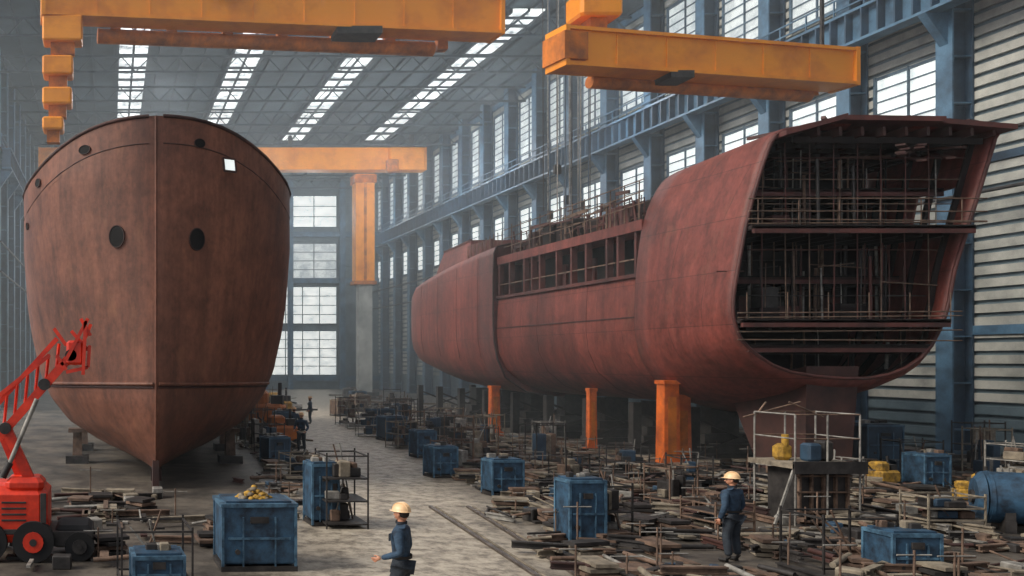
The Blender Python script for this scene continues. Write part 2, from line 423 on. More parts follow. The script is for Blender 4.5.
root = empty('overhead_crane')
b = MB(); p = Vector((LX+2.2, 100, 26.3)); q = Vector((34.8, 100, 26.3)); girder(b, p, q, 2.3, 1.4, M_yel, M_yeld)
b.rbox((32.6, 99, 26.2), (3.8, 1.0, 2.5), M_yel, .15); b.rbox((31, 98.8, 25.4), (1.2, .8, 1.4), M_yeld, .1)
b.build('box_girder', root)
b = MB()
for x in (-6, 8, 20, 33.5): b.beam((x, 100, 27.4), (x, 100, CH), .4, .4, M_dgrey)
b.build('hanger', root)
b = MB(); b.bb(27.6, 29.7, 101, 102.6, 12.8, 25.0, M_yel); b.bb(28, 29.5, 101.2, 102.4, 0, 12.8, M_siding)
b.bb(27.4, 29.9, 100.9, 102.7, 12.6, 13.0, M_yeld); b.bb(27.4, 29.9, 100.9, 102.7, 24.0, 24.9, M_yeld)
b.bb(28.5, 28.8, 100.95, 101.0, 13, 24, M_yeld); b.bb(27.2, 30.1, 100.6, 103, 0, .5, M_dgrey)
b.build('gantry_leg')

b = MB()
for i in range(16):
    x = 26.5+random.uniform(-1.6, 1.6); y = 52+random.uniform(-2, 2); zb = random.uniform(10.5, 13)
    b.cyl((x, y, zb), (x+random.uniform(-.1, .1), y, CH-.5), .03, random.choice((M_dgrey, M_blued, M_grey)), 5)
for i in range(6): b.box((26.5+random.uniform(-1.4, 1.4), 52, random.uniform(12, 20)), (.25, .25, .5), M_dgrey)
b.build('hoist_chain_bundle')

# ------------------------------------------------------------------ LEFT SHIP (bow on)
def interp(tab, x):
    if x <= tab[0][0]: return tab[0][1]
    for (a, fa), (c, fc) in zip(tab[:-1], tab[1:]):
        if x <= c:
            t = (x-a)/(c-a); return fa+(fc-fa)*t
    return tab[-1][1]
BT = [(.45, .10), (.7, 1.1), (1.1, 2.3), (1.8, 3.4), (2.7, 4.05), (3.7, 4.45), (5, 4.68), (6.1, 4.8), (8, 4.86), (9.7, 4.78), (11.8, 4.7)]
HK = .45
def lT(d): return 9.75+1.95*math.exp(-(max(d, 0)/2.5)**1.7)
def lB(H, d):
    t = min(1, max(0, (H-1)/9.0))
    e = .86-.22*t; Lh = 7.6-3.0*t
    d0 = 0.0 if H > 3 else .9*((3-H)/2.6)**1.6
    s = min(1, max(0, (d-d0)/Lh))
    return interp(BT, H)*(max(0, 1-(1-s)**2))**e
def lP(side, H, d):
    w = lB(H, d); t = .9*((3-H)/2.6)**1.6 if H < 3 else 0
    dd = max(d, t)
    return Vector((1.43+.05*dd+side*w, 28+dd-.05*side*w, H))
root = empty('ship_hull')
ds = [34*((i/60)**2.4) for i in range(61)]
vs_n = 44
b = MB()
for side in (-1, 1):
    vs = []; fs = []
    for d in ds:
        T = lT(d)
        for j in range(vs_n+1):
            H = HK+(T-HK)*(j/vs_n)**1.15; vs.append(lP(side, H, d))
    n = vs_n+1
    for i in range(len(ds)-1):
        for j in range(vs_n):
            f = (i*n+j, (i+1)*n+j, (i+1)*n+j+1, i*n+j+1)
            fs.append(f if side > 0 else f[::-1])
    b.add(vs, fs, M_hullL, True)
dd = [x for x in ds if x > .3]
for a, c in zip(dd[:-1], dd[1:]):
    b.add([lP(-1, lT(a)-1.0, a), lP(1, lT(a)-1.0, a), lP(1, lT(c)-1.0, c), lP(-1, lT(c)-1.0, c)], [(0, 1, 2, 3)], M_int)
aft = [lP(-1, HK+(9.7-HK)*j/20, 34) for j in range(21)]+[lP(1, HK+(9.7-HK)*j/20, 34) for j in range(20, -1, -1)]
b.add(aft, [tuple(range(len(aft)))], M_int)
b.build('hull_plating', root)
b = MB()
dl = [0.02, .1, .25, .45, .7, 1, 1.4, 1.9, 2.5, 3.2, 4, 5, 6.5, 9, 14, 22, 34]
for side in (-1, 1):
    b.tube([lP(side, lT(d), d) for d in dl], .06, M_hullRk, 8)
    b.tube([lP(side, lT(d)-.85, d) for d in dl], .022, M_hullRk, 6)
    b.tube([lP(side, 3.35-.02*d, d)+Vector((side*.02, -.02, 0)) for d in dl], .06, M_hullL, 8)
    b.tube([lP(side, 3.25-.02*d, d)+Vector((side*.01, -.01, 0)) for d in dl], .035, M_seam, 8)
b.tube([lP(1, H, 0)+Vector((0, .01, 0)) for H in [.5, 1, 1.5, 2, 2.5, 3, 4, 6, 8, 10, 11.7]], .04, M_hullL, 8)
b.build('rub_rails', root)
b = MB()
b.bb(1.36, 1.56, 28.6, 29.2, 0, .9, M_hullRk)
b.beam((1.5, 29.2, .38), (3.1, 62, .38), .35, .4, M_hullRk)
b.build('keel', root)
def port(b, side, H, d, rx, rz):
    p = lP(side, H, d); p1 = lP(side, H, d+.06); p2 = lP(side, H+.06, d)
    t = (p1-p).normalized(); u = (p2-p).normalized(); nn = t.cross(u).normalized()
    if nn.y > 0: nn = -nn
    u = nn.cross(t).normalized()
    if u.z < 0: u = -u
    def ring(k, off, n=20): return [p+nn*off+t*(math.cos(2*math.pi*i/n)*rx*k)+u*(math.sin(2*math.pi*i/n)*rz*k) for i in range(n)]
    r0 = ring(1.08, -.05); r1 = ring(1.06, .05); r2 = ring(.98, .05); r3 = ring(.95, .035)
    n = 20
    for A, B_ in ((r0, r1), (r1, r2)):
        b.add(A+B_, [(i, (i+1) % n, n+(i+1) % n, n+i) for i in range(n)], M_hullRk, True)
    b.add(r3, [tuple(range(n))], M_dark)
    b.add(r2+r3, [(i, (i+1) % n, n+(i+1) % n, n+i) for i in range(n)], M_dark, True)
b = MB()
port(b, -1, 8.0, .37, .26, .34); port(b, 1, 7.9, .40, .26, .34)
port(b, -1, 10.85, .8, .22, .14); port(b, 1, 10.9, .34, .18, .14); port(b, -1, 10.1, 2.3, .16, .14)
port(b, -1, 8.8, 3.4, .12, .12)
b.build('hawse_holes', root)
b = MB()
P = lP(1, 10.1, .70); Q = lP(1, 10.1, .94); W1 = lP(1, 10.5, .92); W0 = lP(1, 10.5, .68)
off = Vector((.04, -.08, 0))
b.add([P+off, Q+off, W1+off, W0+off], [(0, 1, 2, 3)], M_win)
for a, c in ((P, Q), (Q, W1), (W1, W0), (W0, P)): b.beam(a+off, c+off, .06, .06, M_hullRk)
b.build('bulwark_port', root)
for (x, y) in ((-1.3, 36), (4.8, 36), (-1.2, 41), (5.2, 41), (4.9, 47)):
    b = MB(); Ht = 1.35
    b.box((x, y, .15), (.9, .9, .3), M_dgrey); b.box((x, y, Ht/2+.1), (.4, .4, Ht-.2), M_rust, taper=.8); b.box((x, y, Ht-.05), (.7, .7, .15), M_rust)
    b.build('hull_support_stand')

# ------------------------------------------------------------------ RIGHT SHIP
root = empty('ship_hull')
A = [(23.36, 11.77), (22.23, 11.6), (21.45, 11.35), (21.02, 10.38), (20.56, 8.77), (20.27, 7.32), (20.07, 6.03), (20.14, 5.23), (20.56, 4.49), (21.91, 3.71),
     (24.49, 3.52), (26.1, 4.16), (26.9, 5.55), (27.2, 7.0), (27.65, 8.45), (28.1, 9.9), (28.5, 11.25), (28.5, 11.48), (26.4, 11.67)]
B = [(23.4, 11.5), (22.2, 11.4), (21.3, 11.05), (20.8, 10.5), (20.35, 9.4), (20.1, 7.9), (20.0, 6.2), (20.05, 4.9), (20.5, 3.7), (21.9, 2.6),
     (24.5, 2.2), (26.8, 3.2), (27.8, 5.0), (28.0, 6.5), (28.1, 8.0), (28.2, 9.6), (28.3, 10.9), (28.2, 11.2), (26.4, 11.45)]
def subdiv(loop, n=3):
    out = []; m = len(loop)
    for i in range(m):
        p0, p1, p2, p3 = [Vector(loop[(i+k) % m]) for k in (-1, 0, 1, 2)]
        for k in range(n):
            t = k/n
            out.append(.5*((2*p1)+(-p0+p2)*t+(2*p0-5*p1+4*p2-p3)*t*t+(-p0+3*p1-3*p2+p3)*t**3))
    return out
A3 = subdiv(A); B3 = subdiv(B); NL = len(A3)
ys = [29, 29.3, 29.8, 30.5, 31.4, 32.4, 33.3, 34.2]
b = MB(); vs = []; fs = []
for y in ys:
    t = (y-29)/5.2
    for a, c in zip(A3, B3):
        tt = t**.55 if a.y < 5.3 else t
        p = a.lerp(c, tt); vs.append((p.x, y, p.y))
for i in range(len(ys)-1):
    for j in range(NL):
        if j in (42, 43, 44) and i in (2, 3): continue
        fs.append((i*NL+j, i*NL+(j+1) % NL, (i+1)*NL+(j+1) % NL, (i+1)*NL+j))
b.add(vs, fs, M_hullR, True)
b.build('stern_block_plating', root, solid=.12)
b = MB()
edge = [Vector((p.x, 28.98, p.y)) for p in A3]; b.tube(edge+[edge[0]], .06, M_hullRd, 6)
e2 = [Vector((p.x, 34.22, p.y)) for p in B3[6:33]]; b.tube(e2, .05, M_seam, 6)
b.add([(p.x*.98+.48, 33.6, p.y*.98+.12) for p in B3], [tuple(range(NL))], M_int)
def span(z, t=0):
    xs = []
    pts = [a.lerp(c, t) for a, c in zip(A3, B3)]
    for i in range(NL):
        p = pts[i]; q = pts[(i+1) % NL]
        if (p.y-z)*(q.y-z) < 0: xs.append(p.x+(q.x-p.x)*(z-p.y)/(q.y-p.y))
    return min(xs), max(xs)
for z, ext in ((8.35, .35), (5.35, .35), (4.55, .05), (9.75, -.9), (6.9, -1.6)):
    x0, x1 = span(z)
    if ext < 0: x0 += .35; x1 -= .3
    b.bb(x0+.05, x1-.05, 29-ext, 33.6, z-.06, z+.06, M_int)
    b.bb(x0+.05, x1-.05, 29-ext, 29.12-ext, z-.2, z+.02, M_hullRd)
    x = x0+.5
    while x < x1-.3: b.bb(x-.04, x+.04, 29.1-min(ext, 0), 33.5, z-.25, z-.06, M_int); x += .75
for yy in (29.6, 30.7, 31.8, 32.9):
    t = (yy-29)/5.2
    for i in range(0, NL):
        pa = [A3[k].lerp(B3[k], (t**.55 if A3[k].y < 5.3 else t)) for k in (i, (i+1) % NL)]
        cc = Vector((24.3, 7.3)); pa = [q.lerp(cc, .045) for q in pa]
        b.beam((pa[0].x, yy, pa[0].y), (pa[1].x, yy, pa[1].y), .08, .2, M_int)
b.build('internal_decks', root)
b = MB()
for z in (8.35, 5.35):
    x0, x1 = span(z)
    for dz in (.1, .25, .5, .9) if z > 8 else (.1, .25, -.35, -.6):
        b.cyl((x0-.1, 28.7, z+dz), (x1+.35, 28.7, z+dz+random.uniform(-.08, .08)), .022, M_rust, 5)
    x = x0+.2
    while x < x1+.2:
        b.cyl((x, 28.7, z-.1), (x, 28.7, z+.9), .018, M_rust, 5); x += 1.3
for x in [21.3+.78*i for i in range(8)]:
    for (z0, z1) in ((5.4, 8.25), (8.4, 11.2)):
        b.cyl((x, 29.4, z0), (x+random.uniform(-.04, .04), 29.4, z1), .02, random.choice((M_rust, M_hullRd, M_hullRd)), 5)
        b.cyl((x+.3, 31.4, z0), (x+.3, 31.4, z1), .025, random.choice((M_rust, M_dgrey)), 5)
for z in (6.2, 7.0, 7.7, 9.2, 10.0, 10.7):
    xx = span(z); b.cyl((xx[0]+.5, 29.4, z), (xx[1]-.4, 29.4, z), .018, random.choice((M_rust, M_hullRd, M_dgrey)), 5)
for i in range(58):
    x = random.uniform(21.2, 27.2); z0, z1 = random.choice(((3.8, 5.3), (5.4, 8.3), (8.4, 11.3), (5.4, 8.3), (8.4, 11.3)))
    y = random.uniform(29.3, 32.5); mt = random.choice((M_grey, M_rust, M_rust, M_hullRd, M_dgrey, M_dgrey)); r = random.choice((.015, .02, .03, .05))
    z1 = z0+(z1-z0)*random.uniform(.6, 1)
    if z0 < 5: x = min(max(x, 22), 26)
    b.cyl((x, y, z0), (x+random.uniform(-.05, .05), y, z1), r, mt, 6)
for i in range(16):
    x = random.uniform(21.3, 25.5); z = random.uniform(5.6, 11); y = random.uniform(29.4, 32)
    b.cyl((x, y, z), (x+random.uniform(.8, 2.0), y+random.uniform(-.3, .3), z+random.uniform(-.15, .15)), .02, random.choice((M_dgrey, M_rust)), 6)
for i in range(18):
    x = random.uniform(21.4, 26.3); z = random.choice((5.42, 8.42)); y = random.uniform(30, 33); h = random.uniform(.3, 1.2)
    b.box((x, y, z+h/2), (random.uniform(.3, .9), .5, h), random.choice((M_int, M_hullRd, M_dgrey)))
b.build('stern_scaffold_pipes', root)
b = MB()
tp = [(21.5, 11.42), (23.3, 11.9), (26.4, 11.8), (28.65, 11.55)]
for (xa, za), (xb, zb) in zip(tp[:-1], tp[1:]):
    b.add([(xa, 28.6, za), (xb, 28.4, zb), (xb, 33.8, zb-.2), (xa, 33.8, za-.2), (xa, 28.6, za-.16), (xb, 28.4, zb-.16), (xb, 33.8, zb-.36), (xa, 33.8, za-.36)],
          [(0, 1, 2, 3), (7, 6, 5, 4), (0, 4, 5, 1), (1, 5, 6, 2), (2, 6, 7, 3), (3, 7, 4, 0)], M_hullRd)
for i in range(9):
    x = 22.6+i*.7; b.beam((x, 28.7, 11.4), (x-.3, 33.5, 11.1), .1, .28, M_hullRk)
for i in range(7):
    y = 29+i*.7; b.beam((22, y, 11.2), (28.1, y, 11.15), .08, .2, M_int)
for i in range(16):
    x = random.uniform(23.2, 27.8); b.beam((x, 28.6+random.random()*3, 11.8), (x+random.uniform(-1.0, 1.0), 29+random.random()*3, 11.85+random.random()*.2), .12, .1, random.choice((M_hullRd, M_hullRk)))
for i in range(9):
    b.beam((24.5+random.random()*3, 28.7, 11.0-random.random()*.6), (26.6+random.random()*1.2, 30.5, 11.3-random.random()*.5), .25, .06, M_hullRk)
b.build('upper_deck', root)
b = MB()
b.add([(22.6, 29.2, 3.9), (24.3, 29.2, 3.9), (24.2, 29.4, .35), (22.7, 29.4, .35), (22.6, 33, 3.2), (24.3, 33, 3.2), (24.2, 31.5, .35), (22.7, 31.5, .35)],
      [(0, 3, 2, 1), (4, 5, 6, 7), (0, 4, 7, 3), (1, 2, 6, 5), (3, 7, 6, 2), (0, 1, 5, 4)], M_hullRk)  # skeg shadow is put into its darker colour
b.bb(22.6, 24.4, 29.1, 31.6, 0, .35, M_dgrey)
b.build('skeg', root)

C = [(20.28, 7.32), (20.22, 6.4), (20.2, 5.4), (20.3, 4.5), (20.7, 3.6), (21.5, 2.9), (22.6, 2.5), (24.4, 2.3), (26.2, 2.5), (27.3, 2.9), (28.0, 3.6), (28.4, 4.5), (28.5, 5.4), (28.5, 6.4), (28.45, 7.32)]
b = MB()
vs = [(x, y, z) for y in (34.2, 38, 42, 47) for x, z in C]; n = len(C)
b.add(vs, [(i*n+j, i*n+j+1, (i+1)*n+j+1, (i+1)*n+j) for i in range(3) for j in range(n-1)], M_hullR, True)
b.bb(20.3, 28.4, 34.2, 47, 7.2, 7.3, M_hullRd)
b.build('midship_plating', root)
b = MB()
b.beam((20.22, 34.2, 7.35), (20.22, 47, 7.35), .14, .14, M_hullRd)
b.beam((20.2, 34.2, 5.75), (20.2, 47, 5.75), .03, .05, M_seam)
for y in (38.2, 42.6): b.tube([(x, y, z) for x, z in C[:7]], .012, M_seam, 5)
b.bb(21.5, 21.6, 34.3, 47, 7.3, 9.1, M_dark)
y = 34.7
while y < 47:
    b.bb(20.25, 20.5, y-.07, y+.07, 7.3, 9.1, M_hullRd); y += random.choice((.8, 1.22, 1.6, 1.3))
for y in (36, 39.7, 42.2, 45): b.bb(21.38, 21.5, y, y+.55, 7.6, 8.6, M_hullRd)
b.bb(21.3, 21.42, 35.0, 35.7, 7.5, 8.8, M_win)
b.bb(20.2, 28.4, 34.2, 47, 9.05, 9.45, M_hullR)
b.beam((20.3, 34.2, 8.0), (20.3, 47, 8.0), .05, .05, M_rust)
b.build('deckhouse', root)
b = MB()
for i in range(210):
    y = random.uniform(34.5, 46.8); x = random.uniform(20.3, 23.5); h = random.uniform(.2, 1.35)
    b.cyl((x, y, 9.4), (x+random.uniform(-.15, .15), y+random.uniform(-.2, .2), 9.45+h), random.choice((.02, .03, .05)), random.choice((M_hullRd, M_rust, M_hullRk)), 5)
for i in range(90):
    y = random.uniform(34.5, 44.5); x = random.uniform(20.3, 23); z = random.uniform(9.55, 10.7)
    b.beam((x, y, z), (x+random.uniform(-.2, .2), y+random.uniform(1, 2.4), z+random.uniform(-.25, .25)), .06, random.choice((.04, .08, .14)), random.choice((M_hullRd, M_rust, M_hullRk)))
for i in range(30):
    y = random.uniform(35, 46); h = random.uniform(.5, 1.1); b.rbox((random.uniform(21, 23), y, 9.45+h/2), (random.uniform(.6, 1.5), random.uniform(.6, 1.6), h), random.choice((M_hullRd, M_int, M_hullRk)), .06)
for z in (10.0, 10.45, 10.9):
    b.cyl((20.35, 34.3, z+.1), (20.35, 46.5, z-.1), .025, M_rust, 5)
for i in range(12): b.cyl((20.35, 34.6+i, 9.4), (20.35, 34.6+i, 11.0), .025, M_rust, 5)
b.build('roof_scaffold', root)

st = [(47, 20.0, 10.3, 2.2), (49, 20.0, 10.2, 2.25), (52, 20.0, 10.0, 2.35), (55, 20.0, 9.7, 2.6), (58, 20.05, 9.35, 3.0), (60, 20.25, 9.1, 3.3), (62, 20.75, 8.8, 3.6), (64, 21.6, 8.5, 4.0), (65.3, 22.7, 8.2, 4.4), (66, 24.0, 8.0, 4.8)]
prof = [(0, 1.0), (.35, .995), (.8, .985), (.96, .965), (.99, .92), (1, .75), (1, .5), (.99, .36), (.95, .24), (.85, .12), (.6, .03), (.3, 0), (0, 0)]
b = MB(); vs = []; n = 2*len(prof)-2
def secpts(y, xl, zt, zb):
    w = 24.35-xl; o = []
    for k, t in prof: o.append((24.35-k*w, y, zb+(zt-zb)*t))
    for k, t in prof[-2:0:-1]: o.append((24.35+k*w, y, zb+(zt-zb)*t))
    return o
for s_ in st: vs += secpts(*s_)
fs = [(i*n+j, i*n+(j+1) % n, (i+1)*n+(j+1) % n, (i+1)*n+j) for i in range(len(st)-1) for j in range(n)]
fs.append(tuple(range(n))); fs.append(tuple(range((len(st)-1)*n, len(st)*n)))
b.add(vs, fs, M_hullR, True); b.build('bow_block_plating', root)
b = MB()
b.tube([Vector(v)+Vector((-.0, -.02, 0)) for v in secpts(*st[0])[:12]], .05, M_seam, 6)
for k in (1, 2, 3, 4):
    b.tube([Vector(v)+Vector((.015, 0, 0)) for v in secpts(*st[k])[4:9]], .035, M_hullRd, 6)
b.add([(20.8, 52.5, 9.6), (20.8, 58, 9.0), (26, 58, 9.0), (26, 52.5, 9.6), (21.1, 52.5, 11.1), (21.1, 56.8, 10.9), (26, 56.8, 10.9), (26, 52.5, 11.1)],
      [(0, 1, 5, 4), (1, 2, 6, 5), (2, 3, 7, 6), (3, 0, 4, 7), (4, 5, 6, 7)], M_hullR)
b.beam((21.1, 52.5, 11.1), (21.1, 56.8, 10.9), .1, .1, M_hullRd)
b.bb(20.75, 20.85, 49, 52, 10.0, 10.7, M_hullRd)
for i in range(10): b.cyl((20.6, 47.3+i*.5, 10), (20.6, 47.3+i*.5, 10.9-.03*i), .025, M_rust, 5)
b.build('bow_details', root)

def stand(x, y, H, w, mt):
    b = MB()
    b.box((x, y, .1), (w*1.5, w*1.4, .2), mt); b.box((x, y, H/2), (w, w*.9, H-.2), mt, taper=.88)
    b.bb(x-w*.52, x+w*.52, y-w*.5, y+w*.5, H-.14, H, mt)
    b.add([(x-w*.8, y-w*.47, .2), (x-w*.45, y-w*.47, .2), (x-w*.42, y-w*.47, .8), (x-w*.8, y-w*.4, .2), (x-w*.45, y-w*.4, .2), (x-w*.42, y-w*.4, .8)], [(0, 1, 2), (3, 5, 4), (0, 2, 5, 3), (0, 3, 4, 1)], mt)
    b.bb(x-w*.25, x+w*.25, y-w*.46, y-w*.44, .5, H-.6, M_yeld)
    b.build('hull_support_stand')
stand(20.7, 33.4, 3.35, .6, M_or); stand(21.5, 34.0, 2.8, .62, M_or); stand(21.0, 49.2, 2.7, .5, M_or); stand(21.4, 40, 2.85, .35, M_or)
stand(26.5, 33.5, 2.8, .8, M_yeld)
for i in range(7):
    b = MB(); y = 36+i*3.8
    for k in range(3): b.box((24.3, y, .2+k*.4), (2.4-.3*k, 1.2, .38), M_dgrey)
    b.box((24.3, y, 1.75), (1.1, .9, 1.1), M_dgrey); b.build('keel_block')
for i in range(9):
    y = 34.6+i*3.8; b = MB()
    for x in (22.4, 26.2): b.box((x, y, 1.15), (.35, .35, 2.3), M_dgrey)
    b.beam((22.4, y, .4), (26.2, y, 1.9), .1, .1, M_dgrey); b.beam((22.4, y, 1.9), (26.2, y, .4), .1, .1, M_dgrey); b.build('shoring_frame')

# ------------------------------------------------------------------ FLOOR RAILS
b = MB()
for off in (0, .95):
    p = Vector((8.0+off*.8, 16.4, .03)); q = Vector((8.9+off*1.1, 25, .03)); b.beam(p, q, .1, .05, M_rail); b.beam(p+Vector((.14, 0, -.01)), q+Vector((.14, 0, -.01)), .05, .04, M_tan)
b.build('floor_rail_track')

# ------------------------------------------------------------------ machines & crates
def blue_crate(x, y, w, d, h, rz=0, pile=False, name='blue_machine_crate', ma=None, mb=None):
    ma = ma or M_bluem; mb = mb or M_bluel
    b = MB()
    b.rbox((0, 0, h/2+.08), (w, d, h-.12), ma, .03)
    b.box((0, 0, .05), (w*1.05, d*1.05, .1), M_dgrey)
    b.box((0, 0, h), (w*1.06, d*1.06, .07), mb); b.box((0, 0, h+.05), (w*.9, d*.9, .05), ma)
    for sx in (-1, 1):
        for sy in (-1, 1): b.box((sx*w/2, sy*d/2, h/2+.03), (.05, .05, h), mb)
    b.box((0, -d/2-.015, h*.5), (w*.86, .03, .04), mb); b.box((0, -d/2-.02, h*.78), (w*.25, .05, .12), M_dgrey)
    b.box((w*.22, -d/2-.012, h*.45), (.03, .025, h*.75), mb); b.box((-w*.22, -d/2-.012, h*.45), (.03, .025, h*.75), mb)
    b.cyl((-w*.3, -d/2-.05, h*.3), (-w*.3, -d/2, h*.3), .05, M_dgrey, 12)
    if pile:
        for i in range(60):
            a = random.uniform(0, 6.28); r = random.random()**.5
            b.blob((r*math.cos(a)*.32, r*math.sin(a)*.28, h+.07+.22*(1-r)*random.random()), (.07, .07, .045), random.choice((M_ylw, M_tan, M_ylw)), 7, 5, .25)
    else:
        for i in range(4): b.rbox((random.uniform(-.33, .33)*w, random.uniform(-.25, .25)*d, h+.11), (w*random.uniform(.12, .28), d*.2, random.uniform(.08, .2)), random.choice((M_dgrey, M_rust, M_tan, M_grey)), .015)
    o = b.build(name); o.location = (x, y, 0); o.rotation_euler = (0, 0, rz); return o
def frame_rack(x, y, w, d, h, rz=0, mt=None, shelves=2, stuff=True, name='steel_rack'):
    mt = mt or M_dgrey; b = MB(); t = .035
    for sx in (-1, 1):
        for sy in (-1, 1): b.box((sx*w/2, sy*d/2, h/2), (t, t, h), mt)
    for k in range(shelves+1):
        z = .12+(h-.2)*k/shelves
        for sy in (-1, 1): b.box((0, sy*d/2, z), (w, t, t), mt)
        for sx in (-1, 1): b.box((sx*w/2, 0, z), (t, d, t), mt)
        if stuff and k < shelves:
            b.box((0, 0, z), (w*.97, d*.97, .03), M_dgrey)
            for i in range(5):
                s3 = (random.uniform(.12, .35)*w, random.uniform(.2, .6)*d, random.uniform(.1, .35)*h/shelves*1.9)
                b.rbox((random.uniform(-.3, .3)*w, random.uniform(-.2, .2)*d, z+.02+s3[2]/2), s3, random.choice((M_dgrey, M_dgrey, M_rust, M_tan, M_blued, M_grey)), .02)
    for i in range(3):
        b.cyl((random.uniform(-.4, .4)*w, random.uniform(-.3, .3)*d, .1), (random.uniform(-.4, .4)*w, random.uniform(-.3, .3)*d, h*random.uniform(.8, 1.2)), .02, random.choice((M_rust, M_grey)), 5)
    o = b.build(name); o.location = (x, y, 0); o.rotation_euler = (0, 0, rz); return o
blue_crate(2.88, 18.0, 1.42, 1.1, 1.28, .03, pile=True)
blue_crate(.85, 16.3, .9, .8, .6, .05); frame_rack(.8, 16.5, 1.25, 1.3, 1.15, .05, M_dgrey, 1, False, 'steel_cage')
blue_crate(5.3, 22.6, .65, .8, 1.5, .05, name='machine_cabinet'); frame_rack(5.75, 22.4, 1.0, 1.2, 1.85, 0, M_dgrey, 3, True)
blue_crate(11.6, 31.6, .85, .8, 1.05, .1, name='machine_cabinet'); blue_crate(11.95, 27.4, .95, .7, 1.05, .05, name='machine_cabinet')
blue_crate(10.5, 20.1, .8, .6, 1.42, .04, name='machine_cabinet'); frame_rack(11.3, 20.5, .7, .8, 1.35, .1, M_dgrey, 2)
blue_crate(14.95, 17.0, .85, .7, .85, -.05); frame_rack(14.3, 17.7, 1.4, 1.1, 1.15, 0, M_dgrey, 1, False, 'steel_cage')
blue_crate(26.3, 29.0, .8, .8, 1.05, 0, name='machine_cabinet')
blue_crate(9.3, 48.5, .9, .9, 1.3, 0, name='machine_cabinet'); blue_crate(14.4, 46, 1.1, 1.0, 1.2, .2, name='machine_cabinet', ma=M_blued, mb=M_blue)
blue_crate(17.3, 47, 1.2, 1.0, 1.2, 0, name='machine_cabinet', ma=M_dgrey, mb=M_grey); blue_crate(30.5, 36, 1.4, 1.2, 1.5, 0, name='machine_cabinet', ma=M_blued, mb=M_blue)
blue_crate(6.6, 36, .9, .8, 1.0, .3, name='machine_cabinet', ma=M_blued, mb=M_blue); blue_crate(13.2, 38, .8, .8, 1.1, .1, name='machine_cabinet')
for i, (x, y) in enumerate(((15.6, 52), (17.0, 56), (20, 72), (22, 80), (24, 90), (17, 66))):
    a, c = ((M_blued, M_blue), (M_dgrey, M_grey), (M_rust, M_tan))[i % 3]
    blue_crate(x, y, 1.3, 1.1, random.uniform(1, 1.6), random.uniform(-.3, .3), name='machine_cabinet', ma=a, mb=c)
random.seed(11)
for (x, y, h) in ((13.6, 42, 1.3), (14.5, 43.5, 1.7), (15.8, 44, 1.6), (16.8, 41, 1.6), (15.2, 37, 1.4), (17.4, 36, 1.6), (12.9, 34, 1.1), (17.7, 31, 1.2), (15.3, 30, 1.0),
                  (16.2, 26, 1.1), (19.8, 26.5, 1.1), (22.8, 22.6, 1.2), (25.5, 24.5, 1.2), (27.7, 27.5, 1.6), (30.2, 31, 1.8), (32.8, 34, 1.8), (33.5, 29, 1.9), (6.9, 39, 1.4), (6.9, 41.5, 1.9), (6.8, 45, 1.9),
                  (8.0, 52, 2.0), (11.0, 60, 2.2), (6.4, 30.5, 1.0), (13.2, 24.6, .9), (14.5, 21.5, .8), (16.3, 50, 2.0), (19.2, 60, 1.6), (21, 67, 2), (15.5, 40, 1.7), (18.6, 44, 1.5), (19, 39, 1.5), (18.8, 50, 1.5),
                  (29, 24, 1.3), (31, 26.5, 1.4), (28.5, 32, 1.3), (13.9, 48.5, 1.6), (15.0, 57, 1.8), (14.8, 54, 1.8), (17.2, 52.5, 1.8), (19.6, 21.2, 1.0), (18.4, 28.6, 1.1), (22, 27.3, 1.2)):
    frame_rack(x, y, random.uniform(.8, 1.4), random.uniform(.7, 1.1), h, random.uniform(-.4, .4), random.choice((M_dgrey, M_grey, M_rust, M_tan)), random.choice((1, 2, 3)))

b = MB()
b.cyl((0, 0, .78), (1.9, .1, .78), .62, M_bluem, 28); b.cyl((-.14, 0, .78), (0, 0, .78), .45, M_bluem, 28, .62); b.cyl((1.9, .1, .78), (2.04, .1, .78), .62, M_bluem, 28, .45)
for x in (.1, .95, 1.8): b.cyl((x-.03, 0, .78), (x+.03, 0, .78), .635, M_bluem, 28)
b.cyl((-.2, 0, .78), (-.12, 0, .78), .16, M_dgrey, 16)
for x in (.4, 1.5): b.box((x, 0, .14), (.2, 1.1, .28), M_dgrey); b.box((x, .45, .3), (.18, .15, .4), M_dgrey); b.box((x, -.45, .3), (.18, .15, .4), M_dgrey)
b.cyl((.9, 0, 1.38), (.9, 0, 1.55), .12, M_dgrey, 12)
o = b.build('blue_storage_tank'); o.location = (21.2, 21.9, 0); o.rotation_euler = (0, 0, -.55)

def yellow_machine(x, y, s, rz=0, mt=None):
    mt = mt or M_ylw; b = MB()
    b.rbox((0, 0, .45), (1.0, .7, .5), mt, .08); b.rbox((-.2, 0, .85), (.5, .55, .4), mt, .08); b.box((.3, 0, .8), (.3, .4, .25), M_dgrey)
    b.box((0, 0, .12), (1.1, .75, .12), M_dgrey)
    for sx in (-.4, .4):
        for sy in (-.32, .32): b.cyl((sx, sy-.05, .13), (sx, sy+.05, .13), .13, M_rub, 14)
    b.cyl((.35, .1, .9), (.35, .1, 1.25), .05, M_dgrey); b.tube([(-.5, 0, .7), (-.85, 0, 1.0), (-.85, 0, 1.15)], .03, M_dgrey)
    o = b.build('yellow_compressor'); o.location = (x, y, 0); o.scale = (s, s, s); o.rotation_euler = (0, 0, rz)
yellow_machine(24.9, 29.0, .8, .2); yellow_machine(25.3, 26, .8, .5); yellow_machine(24.6, 25.8, .6, -.4)
yellow_machine(8.2, 43, 1.4, .2, M_yeld); yellow_machine(9.2, 53, 2.2, -.3, M_yeld); yellow_machine(12.0, 64, 1.7, .1)

